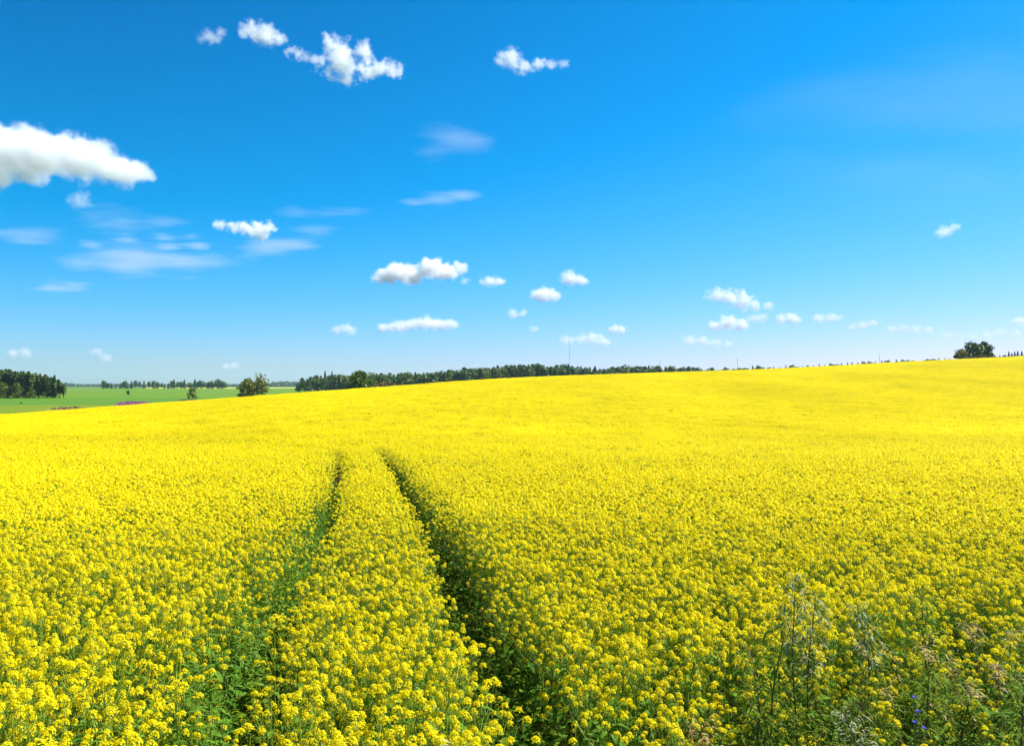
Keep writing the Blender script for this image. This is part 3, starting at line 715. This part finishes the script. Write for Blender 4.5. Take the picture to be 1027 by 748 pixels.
# near and middle field: single plants
P = np.concatenate([field_points(1.6, 20, .162), field_points(20, 52, .195)]); P = P[rng.random(len(P)) > (P[:, 1] - 42) / 10]
dt = np.minimum(seg_dist(P, TL), seg_dist(P, TR))
dl = seg_dist(P, TL)
by = P[:, 1] - border(P[:, 0])
gap = np.where(seg_dist(P, TR) < dl, .24, .17 - .02 * np.clip((P[:, 1] - 14) / 8, 0, 1)) + .03 * np.clip((P[:, 1] - 9) / 10, 0, 1) - .10 * np.clip((P[:, 1] - 24) / 8, 0, 1)
thin = (dl < .5) & (P[:, 0] < np.interp(P[:, 1], TL[:, 1], TL[:, 0])) & (P[:, 1] < 13) & (rng.random(len(P)) < .12)
keep = (dt > gap) & ~thin | (rng.random(len(P)) < .012)
keep &= (by > 0) | ((by > -1.1) & (P[:, 0] > .2) & (rng.random(len(P)) < np.where(P[:, 0] > 1.1, .27, .26)))
P, dt, by, dl = P[keep], dt[keep], by[keep], dl[keep]
hs_ = 1 + .055 * lowfreq(P[:, 0], P[:, 1]) + rng.normal(0, .055, len(P))
hs_ *= np.where(dt < .36, rng.uniform(.72, .95, len(P)), 1)
hs_ *= np.where((dl < .75) & (P[:, 1] < 13) & (rng.random(len(P)) < .35), rng.uniform(.6, .85, len(P)), 1)
hs_ *= np.where((by < .5) & (P[:, 0] > .2), rng.uniform(.55, .92, len(P)), 1)
hs_ = np.clip(hs_, .45, 1.16)
Z = ground(P[:, 0], P[:, 1])
ROT = np.stack([rng.normal(0, .05, len(P)), rng.normal(0, .05, len(P)), rng.uniform(0, 6.283, len(P))], 1)
dist = np.hypot(P[:, 0], P[:, 1])
wide = hs_ ** .5 * (1 + .5 * np.clip((dist - 11) / 20, 0, 1))
SCL = np.stack([wide, wide, hs_], 1)
# the 300 in the frame that show largest become objects with parts
topv = CY - F * np.tan(np.arctan2(Z + .93 * hs_ - EYE, P[:, 1]) - PITCH)
inview = (np.abs(P[:, 0] / P[:, 1]) < .645) & (topv < 752) & (P[:, 1] > 2)
cand = np.where(inview)[0]; cand = cand[np.argsort(dist[cand])][:300]
single = np.zeros(len(P), bool); single[cand] = True

NV = 8
head_me = [h.mesh('flower_head', [M_PETAL, M_BUD, M_STEM]) for h in HEADS0]
variants = []
for i in range(NV):
    st, hd, lv = plant_layout(500 + i); r = random.Random(501 + i)
    sm = stem_mb(st).mesh('stem', [M_STEM]); lm = [leaf_mb(l).mesh('leaf', [M_LEAF]) for l in lv]
    hm = [(head_me[r.randrange(6)], head_matrix(p, up, r.uniform(0, 6.28), r.uniform(.62, .96))) for p, up in hd]
    variants.append((sm, lm, hm))
REG = {
    'left': ('rapeseed plant in yellow bloom among the nearest plants left of the left wheel track', 'nearest rapeseed plants left of the wheel tracks'),
    'mid': ('rapeseed plant in yellow bloom among the nearest plants between the two wheel tracks', 'nearest rapeseed plants between the wheel tracks'),
    'right': ('rapeseed plant in yellow bloom in the nearest dense rows right of the right wheel track', 'nearest rapeseed plants right of the wheel tracks'),
    'edge': ('short straggling rapeseed plant in bloom among the weeds of the ragged near field edge', 'straggling rapeseed plants on the ragged edge'),
}
for i in cand:
    x, y = P[i]
    if by[i] < 0.5 and x > .2: k = 'edge'
    elif x < np.interp(y, TL[:, 1], TL[:, 0]): k = 'left'
    elif x < np.interp(y, TR[:, 1], TR[:, 0]): k = 'mid'
    else: k = 'right'
    t = empty('rapeseed_plant', (x, y, Z[i])); t.rotation_euler = ROT[i]; t.scale = SCL[i]
    tag(t, REG[k][0], 'rapeseed plant', REG[k][1])
    sm, lm, hm = variants[i % NV]
    link('stem', sm, t)
    for m in lm: link('leaf', m, t)
    for m, M in hm: link('flower_head', m, t).matrix_local = M
C0 = proto_collection('rapeseed_near', [merged_plant(500 + i, 0) for i in range(10)])
C1 = proto_collection('rapeseed_middle', [merged_plant(540 + i, 1) for i in range(8)])
LOD0 = 11.0
crop_tag = ('dense yellow flowering rapeseed crop covering the whole field', 'rapeseed crop')
rest = ~single; a_ = rest & (dist < LOD0); b_ = rest & (dist >= LOD0)
P3 = np.column_stack([P, Z])
tag(scatter('rapeseed_crop', P3[a_], ROT[a_], SCL[a_], np.where(a_)[0] % 10, C0), 'dense yellow rapeseed crop close behind the front plants', crop_tag[1], kind='stuff')
tag(scatter('rapeseed_crop', P3[b_], ROT[b_], SCL[b_], np.where(b_)[0] % 8, C1), 'dense yellow rapeseed crop in the middle of the field', crop_tag[1], kind='stuff')
# far field: patches of plants
def patch(seed, size=1.7, nh=300):
    r = np.random.default_rng(seed); nh = int(nh * r.uniform(.72, 1.1)); mb = MB()
    for i in range(nh):
        x, y = r.uniform(-size / 2, size / 2, 2); z = .96 - abs(r.normal(0, .11)) + .02 * math.sin(x * 4 + seed) * math.sin(y * 4)
        mb.merge(HEADS2[r.integers(5)], Matrix.Translation((x, y, z)) @ Matrix.Rotation(r.uniform(0, 6.28), 4, 'Z') @ Matrix.Scale(r.uniform(1.15, 1.6), 4))
    for i in range(60):
        x, y = r.uniform(-size / 2, size / 2, 2); mb.tube([(x, y, 0), (x + .03, y, .9)], [.006, .004], 3, 2, cap=False)
        a = r.uniform(0, 6.28); leaf_blade(mb, (x, y, r.uniform(.5, .8)), (math.cos(a), math.sin(a), .3), .16, .07, 3, .4, 2)
    return mb.mesh('rapeseed_patch', RAPE_MATS)
Q = field_points(42, 262, 1.45, .5); Q = Q[rng.random(len(Q)) < (Q[:, 1] - 41) / 6]
zq = ground(Q[:, 0], Q[:, 1]) + .03 * lowfreq(Q[:, 0] * .5, Q[:, 1] * .3) + rng.normal(0, .02, len(Q))
e = .5; gx = (ground(Q[:, 0] + e, Q[:, 1]) - ground(Q[:, 0] - e, Q[:, 1])) / (2 * e); gy = (ground(Q[:, 0], Q[:, 1] + e) - ground(Q[:, 0], Q[:, 1] - e)) / (2 * e)
rz = rng.integers(0, 4, len(Q)) * (math.pi / 2) * 0
CP = proto_collection('rapeseed_far', [patch(600 + i) for i in range(9)])
tag(scatter('rapeseed_crop', np.column_stack([Q, zq]), np.stack([np.arctan(gy), -np.arctan(gx), rz], 1), np.ones((len(Q), 3)) * np.array([1.05, 1.05, 1]), rng.integers(0, 9, len(Q)), CP), 'dense yellow rapeseed crop far up the slope to the crest', crop_tag[1], kind='stuff')

# ------------------------------------------------------------------ air
hb = MB(); X0, X1, Y0, Y1, Z0, Z1 = -11000, 11000, -60, 6700, -12, 96
hb.add([(x, y, z) for z in (Z0, Z1) for y in (Y0, Y1) for x in (X0, X1)], [(0, 2, 3, 1), (4, 5, 7, 6), (0, 1, 5, 4), (2, 6, 7, 3), (0, 4, 6, 2), (1, 3, 7, 5)])
hm_, ht = mat('air'); pv = N(ht, 'ShaderNodeVolumePrincipled'); pv.inputs['Color'].default_value = (0.60, 0.82, 1.0, 1); pv.inputs['Density'].default_value = HAZE; pv.inputs['Anisotropy'].default_value = 0.2
ho = N(ht, 'ShaderNodeOutputMaterial'); ht.links.new(pv.outputs[0], ho.inputs['Volume'])
if HAZE > 0: tag(link('haze', hb.mesh('haze', [hm_])), 'thin pale summer haze over the fields', 'haze', kind='stuff')

# ------------------------------------------------------------------ weeds of the near edge
def grass_tuft(seed, n=22, h=.4, m=0, spread=.07):
    r = random.Random(seed); mb = MB()
    for i in range(n):
        a = r.uniform(0, 6.28); hh = h * r.uniform(.5, 1.15); o = hh * r.uniform(.1, .55); b = Vector((r.gauss(0, spread), r.gauss(0, spread), 0)); wd = r.uniform(.002, .0045)
        d = Vector((math.cos(a), math.sin(a), 0)); s = Vector((-d.y, d.x, 0)) * wd; V = []
        for t, k in ((0, 1), (.4, .9), (.75, .6), (1, .1)):
            q = b + d * o * t * t + Vector((0, 0, hh * (t - .22 * t * t))); V += [q - s * k, q + s * k]
        mb.add([tuple(q) for q in V], [(2 * j, 2 * j + 1, 2 * j + 3, 2 * j + 2) for j in range(3)], m)
    return mb
def rosette(seed, n=13, l=.1, h=.16):
    r = random.Random(seed); mb = MB()
    for i in range(n):
        a = r.uniform(0, 6.28); z = r.uniform(0, h); leaf_blade(mb, (r.gauss(0, .02), r.gauss(0, .02), z), (math.cos(a), math.sin(a), r.uniform(.1, .9)), l * r.uniform(.5, 1.2), l * r.uniform(.25, .5), 0, r.uniform(.2, .7))
    mb.tube([(0, 0, -.02), (0, 0, h)], [.003, .002], 4, 0, cap=False)
    return mb
def green_plant(seed):
    st, hd, lv = plant_layout(seed); mb = MB(); mb.merge(stem_mb(st), None, {0: 1}); r = random.Random(seed)
    for l in lv: mb.merge(leaf_mb(l))
    for i in range(26):
        a = r.uniform(0, 6.28); z = r.uniform(.3, .92); leaf_blade(mb, (math.cos(a) * .05, math.sin(a) * .05, z), (math.cos(a), math.sin(a), r.uniform(.1, .9)), r.uniform(.04, .09), r.uniform(.015, .03), 0, .4)
    return mb.mesh('green_plant', [M_LEAF, M_STEM])
CG = proto_collection('verge_growth', [grass_tuft(700, 20, .34).mesh('grass', [M_GRASS]), grass_tuft(701, 16, .26).mesh('grass', [M_GRASS]), grass_tuft(702, 18, .3).mesh('grass', [M_STRAW]),
                                       rosette(703).mesh('rosette', [M_WEED]), rosette(704, 16, .07, .22).mesh('rosette', [M_WEED]), rosette(705, 12, .13, .12).mesh('rosette', [M_LEAF]), green_plant(706)])
W = jitter_grid(-6, 6, 2.2, 24, .085)
dW = np.minimum(seg_dist(W, TL), seg_dist(W, TR)); bW = W[:, 1] - border(W[:, 0])
kW = ((bW < .35) & (W[:, 0] > .25) & (rng.random(len(W)) < .8)) | ((dW < .34) & (rng.random(len(W)) < .8)) | ((rng.random(len(W)) < .3) & (W[:, 1] < 9))
regrow = (seg_dist(W, TL) < .55) & (W[:, 0] < np.interp(W[:, 1], TL[:, 1], TL[:, 0]) + .05) & (W[:, 1] < 14) & (rng.random(len(W)) < .22)
kW |= regrow
s = rng.uniform(.6, 1.35, len(W)) * np.where(regrow, 1.5, 1); W, s = W[kW], s[kW]
widx = np.where(np.minimum(seg_dist(W, TL), seg_dist(W, TR)) < .6, rng.choice([3, 4, 5], len(W)), rng.choice(6, len(W), p=[.22, .17, .1, .2, .2, .11]))
greens = (seg_dist(W, TL) < .48) & (W[:, 0] < np.interp(W[:, 1], TL[:, 1], TL[:, 0]) - .05) & (W[:, 1] < 14) & (rng.random(len(W)) < .28)
widx[greens] = 6; s[greens] = rng.uniform(.72, .98, greens.sum())
tag(scatter('grass', np.column_stack([W, ground(W[:, 0], W[:, 1])]), np.stack([rng.normal(0, .12, len(W)), rng.normal(0, .12, len(W)), rng.uniform(0, 6.28, len(W))], 1), np.stack([s, s, s], 1), widx, CG),
    'tangle of short grass and low green weeds on the near field edge', 'grass', kind='stuff')

def mugwort(seed, h, leafm, n=60, m_stem=M_REDSTEM):
    """upright stem with many short side shoots carrying narrow drooping leaves"""
    r = random.Random(seed); st = MB(); lv = MB(); up_ = MB()
    bend = [(0, 0, -.03), (r.uniform(-.03, .03), 0, h * .35), (r.uniform(-.05, .05), r.uniform(-.04, .04), h * .7), (r.uniform(-.1, .1), r.uniform(-.05, .05), h)]
    st.tube(bend, [.007, .006, .004, .0015], 5, 0)
    def pt(t):
        t *= 3; i = min(2, int(t)); return Vector(bend[i]).lerp(Vector(bend[i + 1]), t - i)
    for i in range(n):
        t = .18 + .82 * i / n; b = pt(t); a = i * 2.4 + r.uniform(-.4, .4); l = (.17 * (1 - t) + .05) * r.uniform(.7, 1.2)
        e = b + Vector((math.cos(a) * l, math.sin(a) * l, l * .9)); st.tube([b, e], [.002, .001], 3, 0, cap=False)
        tgt = up_ if t > .62 else lv
        for k in range(5):
            q = b.lerp(e, .3 + .7 * k / 4); aa = a + r.uniform(-1.2, 1.2)
            leaf_blade(tgt, q, (math.cos(aa), math.sin(aa), r.uniform(-.2, .6)), r.uniform(.03, .065), r.uniform(.007, .013), 0, r.uniform(.3, 1.0), 2)
    up_.tube([tuple(pt(.55 + .45 * j / 5)) for j in range(6)], [.0048, .0042, .0036, .003, .0024, .0016], 5, 1)
    return st, lv, up_
def mug(px, D, h, seed, label, name='mugwort_plant', top=M_SILVER, n=60):
    x = pu(px) * D; t = empty(name, (x, D, gz(x, D)), random.uniform(0, 6)); tag(t, label, 'weed')
    st, lv, up_ = mugwort(seed, h, None, n)
    link('stem', st.mesh('stem', [M_REDSTEM]), t); link('leaves', lv.mesh('leaves', [M_WEED]), t); link('leafy_tip', up_.mesh('leafy_tip', [top, M_REDSTEM]), t)
mug(797, 4.55, 1.46, 801, 'tallest silvery red stemmed mugwort, left one of the tall pair on the right')
mug(809, 4.5, 1.34, 802, 'silvery mugwort with a dark red stem, right stem of the tall pair on the right', n=50)
mug(869, 4.9, 1.22, 803, 'slim silvery mugwort standing right of the tall pair', n=45)
mug(855, 4.15, .85, 804, 'low mugwort with pale leaves in front of the slim one', n=40)
mug(762, 4.3, .8, 805, 'low green mugwort left of the tall pair', top=M_WEED, n=45)
mug(826, 4.1, .75, 806, 'low green mugwort right in front of the tall pair', top=M_WEED, n=45)
mug(470, 3.12, 1.04, 807, 'bleached weed with whitish seed heads at the bottom between the wheel tracks', 'bleached_weed', M_PALE, 50)
mug(487, 3.28, .96, 808, 'bleached weed beside the right wheel track at the bottom, right of its taller neighbour', 'bleached_weed', M_PALE, 50)
mug(700, 4.25, .72, 809, 'dry brownish weed in front of the crop below the field centre', 'bleached_weed', M_STRAW, 45)
mug(213, 3.1, .62, 810, 'brownish dry weed in the left wheel track at the bottom', 'bleached_weed', M_STRAW, 35)

def dry_stalk(seed, h, lean, az):
    r = random.Random(seed); st = MB(); hd = MB()
    d = Vector((math.cos(az), math.sin(az), 0)); pts = [d * lean * t * t + Vector((0, 0, h * (t - .25 * lean / h * t * t))) for t in (0, .3, .6, .85, 1)]
    st.tube(pts, [.004, .0035, .003, .002, .0014], 4, 0)
    for i in range(30):
        t = r.uniform(.68, 1.02); b = pts[-2].lerp(pts[-1], (t - .68) / .34) if t > .7 else pts[-2]
        a = r.uniform(0, 6.28); l = r.uniform(.03, .09); leaf_blade(hd, b, (math.cos(a), math.sin(a), r.uniform(.2, 1)), l, .008, 0, .5, 2)
    return st, hd
SG = 'dry brown grass stalks at the lower right corner'
r = random.Random(12); kk = 0
protos = []
for i in range(6):
    st, hd = dry_stalk(820 + i, .8 + .05 * i, .15 + .07 * i, 0); protos.append((st.mesh('stalk', [M_STRAW]), hd.mesh('seed_head', [M_STRAW])))
for i in range(22):
    px = r.uniform(905, 1045) if i % 3 == 0 else r.uniform(975, 1050); D = r.uniform(4.3, 5.6); x = pu(px) * D
    t = empty('dry_grass_stalk', (x, D, gz(x, D)), r.uniform(0, 6.28), r.uniform(.75, 1.12)); tag(t, 'dry brown grass stalk with a feathery seed head in the lower right corner', 'dry grass', SG)
    a, b = protos[i % 6]; link('stalk', a, t); link('seed_head', b, t)
for (px, D, az, ln, l) in ((962, 4.6, 2.75, .62, 'long pale stalk leaning to the left in the lower right corner, lower of two'), (1012, 4.7, 2.8, .5, 'long pale stalk leaning to the left by the right edge, upper of two')):
    st, hd = dry_stalk(int(px), .78, ln, az); x = pu(px) * D
    t = empty('dry_grass_stalk', (x, D, gz(x, D))); tag(t, l, 'dry grass'); link('stalk', st.mesh('stalk', [M_STRAW]), t); link('seed_head', hd.mesh('seed_head', [M_STRAW]), t)

def cornflower(px, py, D, label):
    p = at(px, py, D); z0 = gz(p.x, D); h = p.z - z0
    t = empty('cornflower', (p.x, D, z0)); tag(t, label, 'cornflower')
    st = MB(); st.tube([(.02, 0, -.02), (.01, .01, h * .5), (0, 0, h)], [.002, .0018, .0014], 4, 0)
    for i in range(6): leaf_blade(st, (.01, 0, h * (.15 + .12 * i)), (math.cos(i * 2.4), math.sin(i * 2.4), .8), .07, .006, 0, .4, 2)
    link('stem', st.mesh('stem', [M_SILVER]), t)
    fl = MB(); r = random.Random(px)
    for i in range(18):
        a = i * .35 * 2; leaf_blade(fl, (0, 0, h), (math.cos(a), math.sin(a), r.uniform(.0, .9)), r.uniform(.010, .016), .008, 0, .1, 2)
    link('flower', fl.mesh('flower', [M_BLUE]), t)
cornflower(917, 699, 4.35, 'blue cornflower in the weeds on the right, topmost of the four')
cornflower(921, 713, 4.25, 'blue cornflower in the weeds on the right, second from the top')
cornflower(917, 724, 4.2, 'small blue cornflower in the weeds on the right, third from the top')
cornflower(927, 730, 4.15, 'small blue cornflower in the weeds on the right, lowest of the four')

def weed(px, D, s, proto, m, label, group, cat='weed'):
    x = pu(px) * D; t = link('broadleaf_weed', proto, loc=(x, D, gz(x, D))); t.rotation_euler = (0, 0, random.uniform(0, 6)); t.scale = (s, s, s); tag(t, label, cat, group)
BW = [rosette(850 + i, 34, .12, .5).mesh('broadleaf_weed', [M_WEED if i % 2 else M_LEAF]) for i in range(4)]
for i in range(46):
    px = random.uniform(560, 1040); x = pu(px); D = random.uniform(3.9, 5.4)
    if D > border(x * D) + .5: D = float(border(x * D))
    weed(px, D, random.uniform(.7, 1.25), BW[i % 4], None, 'leafy green weed in front of the crop on the near field edge', 'leafy green weeds on the near field edge')

# feathery green weeds of the corner
tall = []
for i in range(5):
    st, lv, up_ = mugwort(870 + i, .62 + .09 * i, None, 46)
    tall.append((st.mesh('stem', [M_REDSTEM if i % 2 else M_STEM]), lv.mesh('leaves', [M_WEED]), up_.mesh('leafy_tip', [M_WEED, M_REDSTEM])))
for i in range(22):
    px = random.uniform(745, 1045) if i % 3 else random.uniform(880, 1045); D = random.uniform(4.0, 5.5); x = pu(px) * D
    D = min(D, float(border(x)) + .2); x = pu(px) * D
    t = empty('feathery_weed', (x, D, gz(x, D)), random.uniform(0, 6.28), random.uniform(.8, 1.2))
    tag(t, 'feathery green upright weed with narrow leaves in the lower right corner of the field', 'weed', 'feathery green weeds of the lower right corner')
    for nm, me in zip(('stem', 'leaves', 'leafy_tip'), tall[i % 5]): link(nm, me, t)
